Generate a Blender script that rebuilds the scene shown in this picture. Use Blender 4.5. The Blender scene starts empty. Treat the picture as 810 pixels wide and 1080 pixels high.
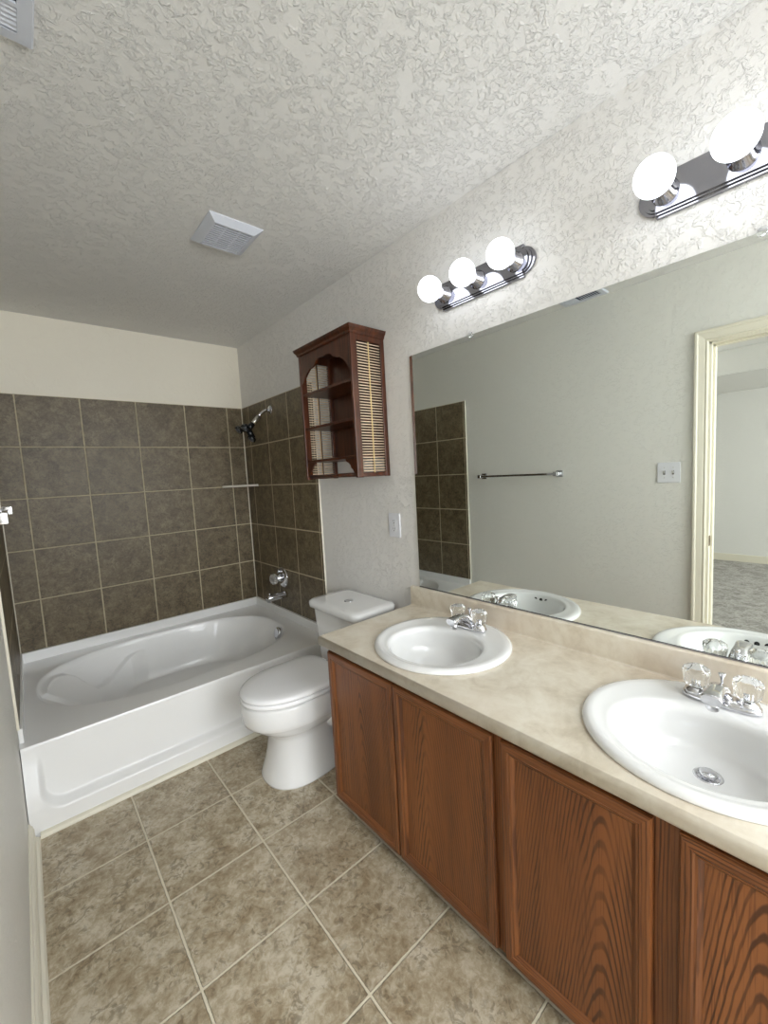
import bpy, bmesh, math, random
from mathutils import Vector, Matrix
random.seed(4)
S = bpy.context.scene
COL = S.collection
PI = math.pi

# ------------------------------------------------------------------ camera
cam_d = bpy.data.cameras.new('camera')
cam = bpy.data.objects.new('camera', cam_d); COL.objects.link(cam)
yaw, pitch, roll, F = 0.7223, -0.0912, -0.0524, 437.54
f = Vector((math.sin(yaw)*math.cos(pitch), math.cos(yaw)*math.cos(pitch), math.sin(pitch)))
r = Vector((math.cos(yaw), -math.sin(yaw), 0)); u = r.cross(f)
r2 = r*math.cos(roll)+u*math.sin(roll); u2 = -r*math.sin(roll)+u*math.cos(roll)
m = Matrix((r2, u2, -f)).transposed().to_4x4()
m.translation = Vector((0.1124, 0, 1.3847))
cam.matrix_world = m
cam_d.sensor_fit = 'HORIZONTAL'; cam_d.sensor_width = 36
cam_d.lens = F*36/810; cam_d.shift_x = -6.72/810; cam_d.shift_y = 0
cam_d.clip_start = 0.01
S.camera = cam

# ------------------------------------------------------------------ exposure, world, lights
S.view_settings.view_transform = 'Standard'; S.view_settings.look = 'None'
S.view_settings.gamma = 1; S.view_settings.use_curve_mapping = False
S.view_settings.exposure = 0.18
S.cycles.max_bounces = 16; S.cycles.diffuse_bounces = 14; S.cycles.glossy_bounces = 6
S.cycles.transmission_bounces = 10; S.cycles.use_denoising = True
S.cycles.sample_clamp_indirect = 6; S.cycles.caustics_reflective = True; S.cycles.caustics_refractive = False
BULB = 3.6
w = bpy.data.worlds.new('world'); S.world = w; w.use_nodes = True
w.node_tree.nodes['Background'].inputs[0].default_value = (0.85, 0.93, 1, 1)
w.node_tree.nodes['Background'].inputs[1].default_value = 1.0

def area(name, loc, direction, sx, sy, power, color):
    l = bpy.data.lights.new(name, 'AREA'); l.shape = 'RECTANGLE'; l.size = sx; l.size_y = sy
    l.energy = power; l.color = color
    o = bpy.data.objects.new(name, l); COL.objects.link(o); o.location = loc
    o.rotation_euler = Vector(direction).to_track_quat('-Z', 'Y').to_euler()
    return o
# added fill lamps, all unseen: in the bedroom, behind the camera, under the ceiling
area('added_bedroom_fill', (-1.9, -2.9, 1.5), (0.1, 1, -0.05), 1.9, 1.5, 110, (0.93, 0.97, 1))
area('added_rear_fill', (0.76, -2.18, 1.55), (0.0, 1, 0.0), 1.3, 1.5, 60, (0.91, 0.955, 1.0))
area('added_ceiling_fill', (0.95, -1.3, 2.44), (0, 0.0, -1), 0.5, 0.5, 14, (0.88, 0.94, 1.0))

# ------------------------------------------------------------------ dimensions
W = 1.524; D = 3.367; H = 2.457; Y0 = -0.375; YE = -2.2
TS = 0.3148; TH = 0.3137; ZT = 1.977; TT = 0.008
TUBF = 2.15; YT = 2.267

# ------------------------------------------------------------------ materials
def lin(c):
    return tuple((x/12.92 if x <= 0.04045 else ((x+0.055)/1.055)**2.4) for x in [v/255 for v in c]) + (1,)
class NT:
    def __init__(s, name):
        s.m = bpy.data.materials.new(name); s.m.use_nodes = True; s.t = s.m.node_tree
        s.b = s.t.nodes['Principled BSDF']
    def n(s, typ, **kw):
        x = s.t.nodes.new(typ)
        for k, v in kw.items(): setattr(x, k, v)
        return x
    def l(s, a, b): s.t.links.new(a, b)
    def put(s, sock, v):
        if isinstance(v, bpy.types.NodeSocket): s.l(v, sock)
        else: sock.default_value = v
    def math(s, op, a, b=0.0, c=None, clamp=False):
        x = s.n('ShaderNodeMath', operation=op, use_clamp=clamp)
        s.put(x.inputs[0], a); s.put(x.inputs[1], b)
        if c is not None: s.put(x.inputs[2], c)
        return x.outputs[0]
    def pos(s): return s.n('ShaderNodeTexCoord').outputs['Object']
    def sep(s, v):
        x = s.n('ShaderNodeSeparateXYZ'); s.l(v, x.inputs[0]); return x.outputs
    def comb(s, x, y, z):
        c = s.n('ShaderNodeCombineXYZ')
        for i, v in enumerate((x, y, z)): s.put(c.inputs[i], v)
        return c.outputs[0]
    def mapping(s, v, scale=(1, 1, 1), loc=(0, 0, 0)):
        x = s.n('ShaderNodeMapping'); s.l(v, x.inputs[0]); x.inputs['Scale'].default_value = scale; x.inputs['Location'].default_value = loc
        return x.outputs[0]
    def noise(s, v, scale, detail=3, rough=0.5, dist=0.0, w=None):
        x = s.n('ShaderNodeTexNoise')
        if w is not None:
            x.noise_dimensions = '4D'; s.put(x.inputs['W'], w)
        s.l(v, x.inputs['Vector']); x.inputs['Scale'].default_value = scale
        x.inputs['Detail'].default_value = detail; x.inputs['Roughness'].default_value = rough; x.inputs['Distortion'].default_value = dist
        return x.outputs[0]
    def ramp(s, v, stops):
        x = s.n('ShaderNodeValToRGB'); s.put(x.inputs[0], v); e = x.color_ramp.elements
        while len(e) < len(stops): e.new(0.5)
        for i, (p, c) in enumerate(stops):
            e[i].position = p; e[i].color = c if len(c) == 4 else tuple(c)+(1,)
        return x.outputs[0]
    def mix(s, fac, a, b, mode='MIX'):
        x = s.n('ShaderNodeMix', data_type='RGBA', blend_type=mode)
        s.put(x.inputs[0], fac); s.put(x.inputs[6], a); s.put(x.inputs[7], b); return x.outputs[2]
    def mr(s, v, a, b, c=0.0, d=1.0):
        x = s.n('ShaderNodeMapRange', interpolation_type='SMOOTHSTEP'); s.put(x.inputs[0], v)
        for i, q in enumerate((a, b, c, d)): x.inputs[i+1].default_value = q
        return x.outputs[0]
    def bump(s, h, dist, strength=1.0, normal=None):
        x = s.n('ShaderNodeBump'); s.l(h, x.inputs['Height']); x.inputs['Distance'].default_value = dist; x.inputs['Strength'].default_value = strength
        if normal is not None: s.l(normal, x.inputs['Normal'])
        return x.outputs[0]
    def set(s, **kw):
        for k, v in kw.items(): s.put(s.b.inputs[k.replace('_', ' ')], v)
        return s.m

def plain(name, rgb, rough=0.5, metal=0.0, var=0.02, coat=0.0, scale=20):
    t = NT(name); c = lin(rgb)
    nz = t.noise(t.pos(), scale, 3)
    col = t.mix(nz, tuple(x*(1-var) for x in c[:3])+(1,), tuple(min(1, x*(1+var)) for x in c[:3])+(1,))
    t.set(Base_Color=col, Roughness=rough, Metallic=metal)
    if coat: t.b.inputs['Coat Weight'].default_value = coat; t.b.inputs['Coat Roughness'].default_value = 0.05
    return t.m

def plaster(name, rgb, sc, dist, ridge=0.045):
    t = NT(name); p = t.pos()
    a = t.noise(p, sc, 2.5, 0.5, 0.9)
    d = t.math('ABSOLUTE', t.math('SUBTRACT', a, 0.5))
    ridge_h = t.mr(d, 0.0, ridge, 1.0, 0.0)
    blob = t.mr(t.noise(p, sc*1.15, 4, 0.62, 0.7), 0.50, 0.585)
    gate = t.mr(t.noise(p, sc*0.5, 1.5), 0.34, 0.50)
    h = t.math('MULTIPLY', t.math('ADD', t.math('MULTIPLY', ridge_h, 0.3), t.math('MULTIPLY', blob, 0.8)), gate)
    h = t.math('ADD', h, t.math('MULTIPLY', t.noise(p, sc*5, 3), 0.22))
    c = lin(rgb)
    t.set(Base_Color=t.mix(t.noise(p, 3, 2), c, tuple(x*0.97 for x in c[:3])+(1,)), Roughness=0.5, Normal=t.bump(h, dist, 1.0))
    return t.m

M = {}
M['wall'] = plaster('warm_white_knockdown_paint', (226, 224, 221), 46, 0.0020)
M['ceiling'] = plaster('white_knockdown_ceiling_paint', (229, 228, 226), 46, 0.0026)
M['wall_plain'] = plaster('smooth_cream_paint', (232, 226, 211), 26, 0.0009)
M['wall_left'] = plaster('grey_white_orange_peel_paint', (226, 225, 219), 38, 0.0012)
M['bedroom_wall'] = plaster('bedroom_paint', (228, 227, 223), 38, 0.001)

def tile_mat(name, u, v, u0, v0, size_u, size_v, g, tile_a, tile_b, tile_c, grout, rough, nscale, bumpd, groutbump=0.0015, coat=0.0):
    t = NT(name); p = t.pos(); s3 = t.sep(p)
    def cell(ax, o, sz):
        q = t.math('DIVIDE', t.math('SUBTRACT', s3['XYZ'.index(ax)], o-50*sz), sz)
        fr = t.math('FRACT', q); dist = t.math('MULTIPLY', t.math('MINIMUM', fr, t.math('SUBTRACT', 1.0, fr)), sz)
        return t.math('FLOOR', q), dist
    cu, du = cell(u, u0, size_u); cv, dv = cell(v, v0, size_v)
    dist = t.math('MINIMUM', du, dv)
    wob = t.math('MULTIPLY', t.math('SUBTRACT', t.noise(p, 60, 2), 0.5), g*0.5)
    mask = t.mr(t.math('ADD', dist, wob), g*0.42, g*0.62)
    wn = t.n('ShaderNodeTexWhiteNoise', noise_dimensions='2D'); t.l(t.comb(cu, cv, 0.0), wn.inputs['Vector'])
    rnd = wn.outputs['Value']
    big = t.noise(p, nscale, 6, 0.62, 0.6, w=t.math('MULTIPLY', rnd, 20.0))
    fine = t.noise(p, nscale*4.5, 5, 0.7, 0.8, w=t.math('MULTIPLY', rnd, 9.0))
    c = t.ramp(t.math('ADD', t.math('MULTIPLY', big, 0.52), t.math('MULTIPLY', fine, 0.48)), [(0.40, lin(tile_a)), (0.5, lin(tile_b)), (0.60, lin(tile_c))])
    c = t.mix(t.math('MULTIPLY', rnd, 0.13), c, lin(tile_a))
    pits = t.math('MULTIPLY', t.mr(t.noise(p, nscale*3.2, 4, 0.6, 1.6, w=t.math('MULTIPLY', rnd, 5.0)), 0.51, 0.60), t.mr(t.noise(p, nscale*0.8, 2), 0.36, 0.56))
    c = t.mix(t.math('MULTIPLY', pits, 0.55), c, tuple(q*0.5 for q in lin(tile_a)[:3])+(1,))
    col = t.mix(mask, lin(grout), c)
    rg = t.math('SUBTRACT', 0.85, t.math('MULTIPLY', mask, 0.85-rough))
    n1 = t.bump(mask, groutbump, 1.0)
    n2 = t.bump(t.math('MULTIPLY', t.math('ADD', big, t.math('MULTIPLY', fine, 0.5)), mask), bumpd, 1.0, n1)
    t.set(Base_Color=col, Roughness=rg, Normal=n2)
    return t.m
WT = ((78, 67, 48), (106, 93, 70), (128, 115, 90))
for key, ax, o in (('back', 'X', 0.1336), ('right', 'Y', D-0.1357-20*TS), ('left', 'Y', 2.29-20*TS)):
    M['tile_'+key] = tile_mat('brown_stone_wall_tile_'+key, ax, 'Z', o, ZT, TS, TH, 0.0075, *WT, (186, 174, 148), 0.46, 16, 0.0018)
M['floor'] = tile_mat('beige_stone_floor_tile', 'X', 'Y', 0.346, 1.8101, 0.3291, 0.3291, 0.0075, (143, 126, 100), (176, 163, 139), (204, 195, 176), (214, 205, 183), 0.36, 10, 0.0012)

def carpet():
    t = NT('grey_cut_pile_carpet'); p = t.pos()
    n = t.noise(p, 60, 5, 0.8); n2 = t.noise(p, 9, 4, 0.7, 1.0)
    c = t.ramp(t.math('ADD', t.math('MULTIPLY', n, 0.6), t.math('MULTIPLY', n2, 0.4)), [(0.4, lin((138, 134, 128))), (0.6, lin((206, 203, 198)))])
    return t.set(Base_Color=c, Roughness=0.95, Normal=t.bump(n, 0.01))
M['carpet'] = carpet()
M['trim'] = plain('cream_semigloss_trim', (224, 219, 202), 0.35)
M['caulk'] = plain('white_caulk', (228, 222, 206), 0.5)
M['dark'] = plain('dark_recess', (18, 16, 16), 0.8)
M['plastic'] = plain('white_plastic', (220, 221, 226), 0.4)
M['vent'] = plain('white_enamelled_grille', (206, 210, 220), 0.45)
M['toggle'] = plain('grey_white_toggle', (196, 194, 190), 0.4)
M['slot'] = plain('black_slot', (25, 25, 25), 0.7)
def porcelain(name, rgb, rough=0.08):
    t = NT(name); c = lin(rgb)
    t.set(Base_Color=t.mix(t.noise(t.pos(), 2, 2), c, tuple(x*0.985 for x in c[:3])+(1,)), Roughness=rough)
    t.b.inputs['Coat Weight'].default_value = 0.4; t.b.inputs['Coat Roughness'].default_value = 0.03
    return t.m
M['tub'] = porcelain('white_acrylic_tub', (238, 238, 238), 0.3)
M['porcelain'] = porcelain('white_vitreous_china', (226, 226, 226), 0.07)
M['seat'] = porcelain('white_seat_plastic', (240, 240, 242), 0.2)
def metal(name, rgb, rough):
    t = NT(name); nz = t.noise(t.pos(), 30, 2)
    return t.set(Base_Color=lin(rgb), Metallic=1.0, Roughness=t.math('ADD', rough, t.math('MULTIPLY', nz, 0.04)))
M['chrome'] = metal('polished_chrome', (214, 214, 218), 0.03)
M['nickel'] = metal('dark_polished_nickel', (160, 160, 168), 0.07)
M['black_plastic'] = plain('gloss_black_plastic', (16, 17, 20), 0.25)
M['rubber'] = plain('grey_nozzle_plate', (90, 92, 96), 0.4)
def mirror():
    t = NT('silvered_mirror_glass')
    nz = t.noise(t.pos(), 2, 1)
    return t.set(Base_Color=t.mix(nz, (0.83, 0.86, 0.83, 1), (0.84, 0.87, 0.84, 1)), Metallic=1.0, Roughness=0.0)
M['mirror'] = mirror()
def acrylic(name, tint=(0.97, 0.98, 0.98, 1), rough=0.02):
    t = NT(name); nz = t.noise(t.pos(), 40, 2)
    t.set(Base_Color=tint, Roughness=t.math('MULTIPLY', nz, rough*2), IOR=1.45); t.b.inputs['Transmission Weight'].default_value = 1.0
    return t.m
M['acrylic'] = acrylic('clear_acrylic_knob')
M['acrylic_frost'] = acrylic('frosted_acrylic_knob', (1, 1, 1, 1), 0.3)
def bulb():
    t = NT('lit_white_globe'); nz = t.noise(t.pos(), 5, 1)
    t.set(Base_Color=(0.9, 0.9, 0.9, 1), Roughness=0.2, Emission_Strength=BULB)
    t.l(t.mix(nz, (0.88, 0.93, 1, 1), (0.90, 0.94, 1, 1)), t.b.inputs['Emission Color'])
    return t.m
M['bulb'] = bulb()

def counter():
    t = NT('beige_marbled_laminate'); p = t.pos()
    a = t.noise(p, 5, 5, 0.6, 1.2); b = t.noise(p, 18, 5, 0.65, 0.6); c = t.noise(p, 2.2, 2)
    base = t.ramp(t.math('ADD', t.math('MULTIPLY', a, 0.6), t.math('MULTIPLY', b, 0.4)),
                  [(0.36, lin((190, 179, 160))), (0.47, lin((208, 198, 181))), (0.56, lin((217, 209, 194))), (0.68, lin((226, 219, 207)))])
    pink = t.mix(t.mr(c, 0.45, 0.65, 0, 0.35), base, lin((206, 188, 170)))
    return t.set(Base_Color=pink, Roughness=0.28)
M['counter'] = counter()

def oak(name, horizontal=None, cath=True, light=1.0, y0=0.0, z0=0.2, seed=0.0):
    """stained oak, grain along Z (or along the axis given)"""
    t = NT(name); p = t.pos(); s3 = t.sep(p)
    info = t.n('ShaderNodeObjectInfo').outputs['Random']
    X, Y, Z = s3[0], s3[1], s3[2]
    if horizontal == 'Y': Y, Z = Z, Y
    if horizontal == 'X': X, Z = Z, X
    seedv = t.math('ADD', t.math('MULTIPLY', info, 7.0), seed)
    v = t.comb(X, Y, t.math('MULTIPLY', Z, 0.12))
    warp = t.math('MULTIPLY', t.math('SUBTRACT', t.noise(v, 9, 4, 0.55, 0.3, w=seedv), 0.5), 0.085)
    if cath:
        yy = t.math('ABSOLUTE', t.math('ADD', t.math('SUBTRACT', Y, y0), t.math('MULTIPLY', warp, 0.35)))
        par = t.math('DIVIDE', t.math('MULTIPLY', t.math('MULTIPLY', yy, yy), 190.0), t.math('ADD', 1.0, t.math('DIVIDE', yy, 0.04)))
        rad = t.math('MULTIPLY', t.math('ADD', t.math('ADD', par, Z), t.math('MULTIPLY', warp, 1.6)), 0.16)
    else:
        rad = t.math('ADD', t.math('ADD', Y, X), t.math('MULTIPLY', warp, 0.5))
    fr = t.math('SINE', t.math('MULTIPLY', rad, 2*PI/(0.0098 if cath else 0.008)))
    line = t.mr(fr, 0.12, 0.9)
    gate = t.mr(t.noise(v, 22, 2, w=seedv), 0.35, 0.6, 0.25, 1.0)
    line = t.math('MULTIPLY', line, gate)
    fib = t.noise(t.mapping(p, {None: (260, 260, 7), 'Y': (260, 7, 260), 'X': (7, 260, 260)}[horizontal]), 1.0, 2, 0.6)
    tone = t.noise(v, 5, 3, w=seedv)
    c = t.ramp(tone, [(0.3, lin((108*light, 62*light, 30*light))), (0.7, lin((146*light, 90*light, 49*light)))])
    c = t.mix(t.math('MULTIPLY', line, 0.92), c, lin((70*light, 36*light, 18*light)))
    c = t.mix(t.mr(fib, 0.5, 0.72, 0, 0.5), c, lin((66*light, 34*light, 18*light)))
    return t.set(Base_Color=c, Roughness=0.36, Normal=t.bump(t.math('ADD', fib, t.math('MULTIPLY', line, -0.6)), 0.0005))
M['oak'] = oak('stained_oak', cath=False)
M['oak_y'] = oak('stained_oak_rail', horizontal='Y', cath=False)
PANELS = [oak('oak_door_panel_%s' % n, y0=y, z0=z, seed=s) for n, y, z, s in (('a', 0.0, -0.08, 1), ('b', 0.06, 0.02, 2), ('c', -0.075, -0.05, 3.4), ('d', 0.05, 0.02, 4))]
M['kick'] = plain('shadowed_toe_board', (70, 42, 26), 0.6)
def mahogany():
    t = NT('red_brown_mahogany_finish'); p = t.pos()
    g = t.noise(t.mapping(p, (60, 60, 5)), 1.0, 4, 0.6, 0.4)
    return t.set(Base_Color=t.ramp(g, [(0.3, lin((44, 21, 10))), (0.7, lin((90, 46, 24)))]), Roughness=0.3)
M['mahog'] = mahogany()
M['slat'] = plain('pale_wood_slat', (222, 198, 172), 0.5, var=0.12, scale=60)
M['cane'] = plain('yellow_cane_stick', (224, 200, 146), 0.5, var=0.12, scale=60)

# ------------------------------------------------------------------ mesh helpers
class MB:
    def __init__(s): s.bm = bmesh.new()
    def face(s, vs, mi=0, smooth=False):
        try:
            fc = s.bm.faces.new(vs); fc.material_index = mi; fc.smooth = smooth; return fc
        except ValueError: return None
    def box(s, x0, x1, y0, y1, z0, z1, bev=0.0, mi=0, seg=2):
        b = bmesh.new(); bmesh.ops.create_cube(b, size=1)
        for v in b.verts:
            v.co = Vector(((x0+x1)/2+v.co.x*(x1-x0), (y0+y1)/2+v.co.y*(y1-y0), (z0+z1)/2+v.co.z*(z1-z0)))
        if bev > 0:
            bmesh.ops.bevel(b, geom=list(b.edges), offset=bev, segments=seg, profile=0.5, affect='EDGES')
        s.add(b, mi); return s
    def add(s, b, mi=0, smooth=None):
        for fc in b.faces:
            fc.material_index = mi
            if smooth is not None: fc.smooth = smooth
        me = bpy.data.meshes.new('tmp'); b.to_mesh(me); b.free(); s.bm.from_mesh(me); bpy.data.meshes.remove(me)
    def tube(s, pts, rad, n=16, mi=0, caps=True):
        pts = [Vector(p) for p in pts]; rings = []
        rads = rad if isinstance(rad, (list, tuple)) else [rad]*len(pts)
        up = None
        for i, p in enumerate(pts):
            d = (pts[min(i+1, len(pts)-1)]-pts[max(i-1, 0)]).normalized()
            if up is None: up = Vector((0, 0, 1)) if abs(d.z) < 0.9 else Vector((1, 0, 0))
            a = d.cross(up).normalized(); b = a.cross(d).normalized(); up = b
            rings.append([s.bm.verts.new(p+rads[i]*(math.cos(2*PI*k/n)*a+math.sin(2*PI*k/n)*b)) for k in range(n)])
        for i in range(len(rings)-1):
            for k in range(n): s.face([rings[i][k], rings[i][(k+1) % n], rings[i+1][(k+1) % n], rings[i+1][k]], mi, True)
        if caps:
            s.face(rings[0][::-1], mi); s.face(rings[-1], mi)
        return s
    def lathe(s, c, axis, prof, n=32, mi=0, flute=None, close=False, sy=1.0):
        """prof: list of (distance along axis, radius); flute(k, n, t, r) -> radius"""
        ax = Vector(axis).normalized(); t = Vector((0, 0, 1)) if abs(ax.z) < 0.9 else Vector((1, 0, 0))
        a = ax.cross(t).normalized(); b = ax.cross(a).normalized(); c = Vector(c); rings = []
        for h, rr in prof:
            if rr <= 1e-6: rings.append([s.bm.verts.new(c+ax*h)]); continue
            ring = []
            for k in range(n):
                q = flute(k, n, h, rr) if flute else rr
                ring.append(s.bm.verts.new(c+ax*h+q*(math.cos(2*PI*k/n)*a+sy*math.sin(2*PI*k/n)*b)))
            rings.append(ring)
        for i in range(len(rings)-1):
            p, q = rings[i], rings[i+1]
            for k in range(n):
                k2 = (k+1) % n
                if len(p) == 1 and len(q) == 1: continue
                if len(p) == 1: s.face([p[0], q[k2], q[k]], mi, True)
                elif len(q) == 1: s.face([p[k], p[k2], q[0]], mi, True)
                else: s.face([p[k], p[k2], q[k2], q[k]], mi, True)
        if len(rings[0]) > 1: s.face(rings[0][::-1], mi)
        if len(rings[-1]) > 1: s.face(rings[-1], mi)
        return s
    def loft(s, rings, mi=0, smooth=True, cap0=True, cap1=True):
        R = [[s.bm.verts.new(Vector(p)) for p in ring] for ring in rings]; n = len(R[0])
        for i in range(len(R)-1):
            for k in range(n): s.face([R[i][k], R[i][(k+1) % n], R[i+1][(k+1) % n], R[i+1][k]], mi, smooth)
        if cap0: s.face(R[0][::-1], mi, False)
        if cap1: s.face(R[-1], mi, False)
        return s
    def prism(s, outline, axis, a, b, mi=0, smooth=False):
        """outline 2D extruded along axis from a to b. For axis X outline=(y,z); Y (x,z); Z (x,y)"""
        def P(q, t):
            return {'X': (t, q[0], q[1]), 'Y': (q[0], t, q[1]), 'Z': (q[0], q[1], t)}[axis]
        lo = [s.bm.verts.new(P(q, a)) for q in outline]; hi = [s.bm.verts.new(P(q, b)) for q in outline]
        n = len(outline)
        for k in range(n): s.face([lo[k], lo[(k+1) % n], hi[(k+1) % n], hi[k]], mi, smooth)
        s.face(lo[::-1], mi); s.face(hi, mi); return s
    def build(s, name, mats, parent=None, origin=None, angle=None, recalc=True):
        if recalc: bmesh.ops.recalc_face_normals(s.bm, faces=list(s.bm.faces))
        base = Vector(origin) if origin is not None else Vector((0, 0, 0))
        if parent is not None:
            pw = parent.get('_w'); base = Vector(pw) if origin is None else Vector(origin)
        for v in s.bm.verts: v.co -= base
        me = bpy.data.meshes.new(name); s.bm.to_mesh(me); s.bm.free()
        if not isinstance(mats, (list, tuple)): mats = [mats]
        for mm in mats: me.materials.append(mm)
        o = bpy.data.objects.new(name, me); COL.objects.link(o)
        if parent is not None:
            o.parent = parent; o.location = base-Vector(parent['_w'])
        else: o.location = base
        o['_w'] = tuple(base)
        if angle is not None:
            me.shade_auto_smooth(angle) if hasattr(me, 'shade_auto_smooth') else None
            try:
                for poly in me.polygons: poly.use_smooth = True
                me.set_sharp_from_angle(angle=angle)
            except Exception: pass
        return o

def tag(o, label, cat, group=None, kind=None):
    if label: o['label'] = label
    if cat: o['category'] = cat
    if group: o['group'] = group
    if kind: o['kind'] = kind
    return o
def thing(name, loc, label, cat, group=None):
    o = bpy.data.objects.new(name, None); COL.objects.link(o); o.location = loc; o['_w'] = tuple(loc)
    o.empty_display_size = 0.05
    return tag(o, label, cat, group)
def struct(name, mb, mat, parent=None, label=None, **kw):
    o = mb.build(name, mat, parent, **kw)
    o['kind'] = 'structure'
    if label and parent is None: o['label'] = label; o['category'] = name.split('_')[0]
    return o
def copy_tree(o, parent=None):
    c = o.copy(); COL.objects.link(c)
    if parent is not None: c.parent = parent
    for ch in list(o.children): copy_tree(ch, c)
    return c
def superell(cx, cy, a, b, n, N, z=0.0, ph=0.0):
    out = []
    for k in range(N):
        t = 2*PI*k/N+ph; c, s_ = math.cos(t), math.sin(t)
        out.append((cx+a*math.copysign(abs(c)**(2/n), c), cy+b*math.copysign(abs(s_)**(2/n), s_), z))
    return out
def rrect(x0, x1, y0, y1, rad, z, seg=6):
    out = []
    for (cx, cy, a0) in ((x1-rad, y1-rad, 0), (x0+rad, y1-rad, 90), (x0+rad, y0+rad, 180), (x1-rad, y0+rad, 270)):
        for i in range(seg+1):
            a = math.radians(a0+90*i/seg); out.append((cx+rad*math.cos(a), cy+rad*math.sin(a), z))
    return out

# ------------------------------------------------------------------ room shell
WTK = 0.11
struct('floor', MB().box(-0.0, W, YE, D, -0.08, 0.0), M['floor'], label='beige stone-look tile floor with pale grout')
struct('ceiling', MB().box(-WTK, W+WTK, YE-WTK, D+WTK, H, H+0.1), M['ceiling'], label='white heavily textured bathroom ceiling')
struct('wall_back', MB().box(-WTK, W+WTK, D, D+WTK, -0.08, H), M['wall_plain'], label='cream wall above the tub tiles')
wr = struct('wall_right', MB().box(W, W+WTK, YE-WTK, D, -0.08, H), M['wall'], label='textured white wall with mirror and lamps')
struct('wall_front', MB().box(-WTK, W, YE-WTK, YE, -0.08, H), M['wall_left'], label='wall behind the photographer')
DY0, DY1, DZ = -0.17, 0.575, 2.02
wl = MB()
wl.box(-WTK, 0, DY1, D, -0.08, H); wl.box(-WTK, 0, YE, DY0, -0.08, H); wl.box(-WTK, 0, DY0, DY1, DZ, H)
struct('wall_left', wl, M['wall_left'], label='left wall with towel bar and doorway')
# wall tiles are slabs on the walls
struct('trim_1', MB().box(TT, W-TT, D-TT, D, 0.4115, ZT, 0.001), M['tile_back'], label='brown stone tiles on the back tub wall')
struct('trim_2', MB().box(W-TT, W, YT, D, 0.4115, ZT, 0.001), M['tile_right'], label='brown stone tiles on the shower wall')
struct('trim_3', MB().box(0, TT, 2.275, D, 0.4115, ZT, 0.001), M['tile_left'], label='brown stone tiles on the left tub wall')
for i, (x, y) in enumerate(((W-TT-0.001, D-TT-0.001), (TT+0.001, D-TT-0.001))):
    struct('trim_%d' % (4+i), MB().tube([(x, y, 0.40), (x, y, ZT)], 0.0045, 10), M['caulk'], label='white caulk line in the tiled corner')
struct('trim_6', MB().box(W-TT-0.0005, W+0.0, YT-0.005, YT-0.0003, 0.41, ZT+0.003, 0.001), M['caulk'], label='white edge line of the shower tiles')
struct('trim_7', MB().box(0.0, TT+0.001, 2.270, 2.2747, 0.41, ZT+0.003, 0.001), M['caulk'], label='white edge line of the left tiles')
# baseboards (profiled)
def baseboard(name, side, y0, y1, lab):
    prof = [(0, 0), (0.030, 0), (0.031, 0.006), (0.026, 0.016), (0.018, 0.020), (0.0165, 0.024), (0.0165, 0.056), (0.013, 0.062), (0.0125, 0.070), (0.007, 0.076), (0.006, 0.083), (0, 0.084)]
    if side == 'L': o = [(0.0005+a, b) for a, b in prof]
    else: o = [(W-0.0005-a, b) for a, b in prof]
    return struct(name, MB().prism(o, 'Y', y0, y1), M['trim'], label=lab)
baseboard('baseboard_left', 'L', 0.645, 2.128, 'cream moulded baseboard along the left wall')
baseboard('baseboard_right', 'R', 1.4635, 2.128, 'cream baseboard behind the toilet')

# doorway to the bedroom (behind the photographer, seen in the mirror)
d1 = thing('door_1', (0, (DY0+DY1)/2, 0), 'cream cased doorway to the carpeted bedroom', 'doorway'); d1['kind'] = 'structure'
cas = MB()
cp = [(0, 0), (0.0, 0.009), (0.008, 0.014), (0.014, 0.010), (0.022, 0.013), (0.046, 0.016), (0.052, 0.021), (0.062, 0.021), (0.066, 0.017), (0.068, 0)]  # (width from opening, thickness)
def casing(sx):
    b = MB(); x = (lambda t: t) if sx > 0 else (lambda t: -WTK-t)
    path = lambda wd: [(DY1+wd, 0.0), (DY1+wd, DZ+wd), (DY0-wd, DZ+wd), (DY0-wd, 0.0)]
    P = [[b.bm.verts.new((x(th), yy, zz)) for (yy, zz) in path(wd)] for wd, th in cp]
    for i in range(len(P)-1):
        for k in range(3): b.face([P[i][k], P[i][k+1], P[i+1][k+1], P[i+1][k]])
    for k in (0, 3): b.face([p[k] for p in P])
    for k in range(3): b.face([P[0][k], P[0][k+1], P[-1][k+1], P[-1][k]])
    return b
for sx in (1, -1): struct('casing', casing(sx), M['trim'], d1)
j = MB()
for (y0, y1, s_) in ((DY1-0.012, DY1, 1), (DY0, DY0+0.012, -1)):
    j.box(-WTK, 0, y0, y1, 0, DZ, 0.001)
    yy = y0-0.011 if s_ > 0 else y1
    j.box(-0.072, -0.036, yy, yy+0.011, 0, DZ-0.012, 0.002)
j.box(-WTK, 0, DY0, DY1, DZ-0.012, DZ, 0.001); j.box(-0.072, -0.036, DY0+0.012, DY1-0.012, DZ-0.023, DZ-0.012, 0.002)
struct('jamb', j, M['trim'], d1)
st = MB(); st.box(-0.030, -0.002, DY1-0.0135, DY1-0.0118, 0.875, 0.935, 0.0005); st.box(-0.020, -0.008, DY1-0.0137, DY1-0.0134, 0.895, 0.915, mi=1)
struct('strike_plate', st, [metal('aged_brass', (120, 84, 50), 0.25), M['dark']], d1)
struct('threshold', MB().box(-WTK, 0.0, DY0, DY1, -0.03, 0.004, 0.002), M['trim'], d1)

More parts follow.
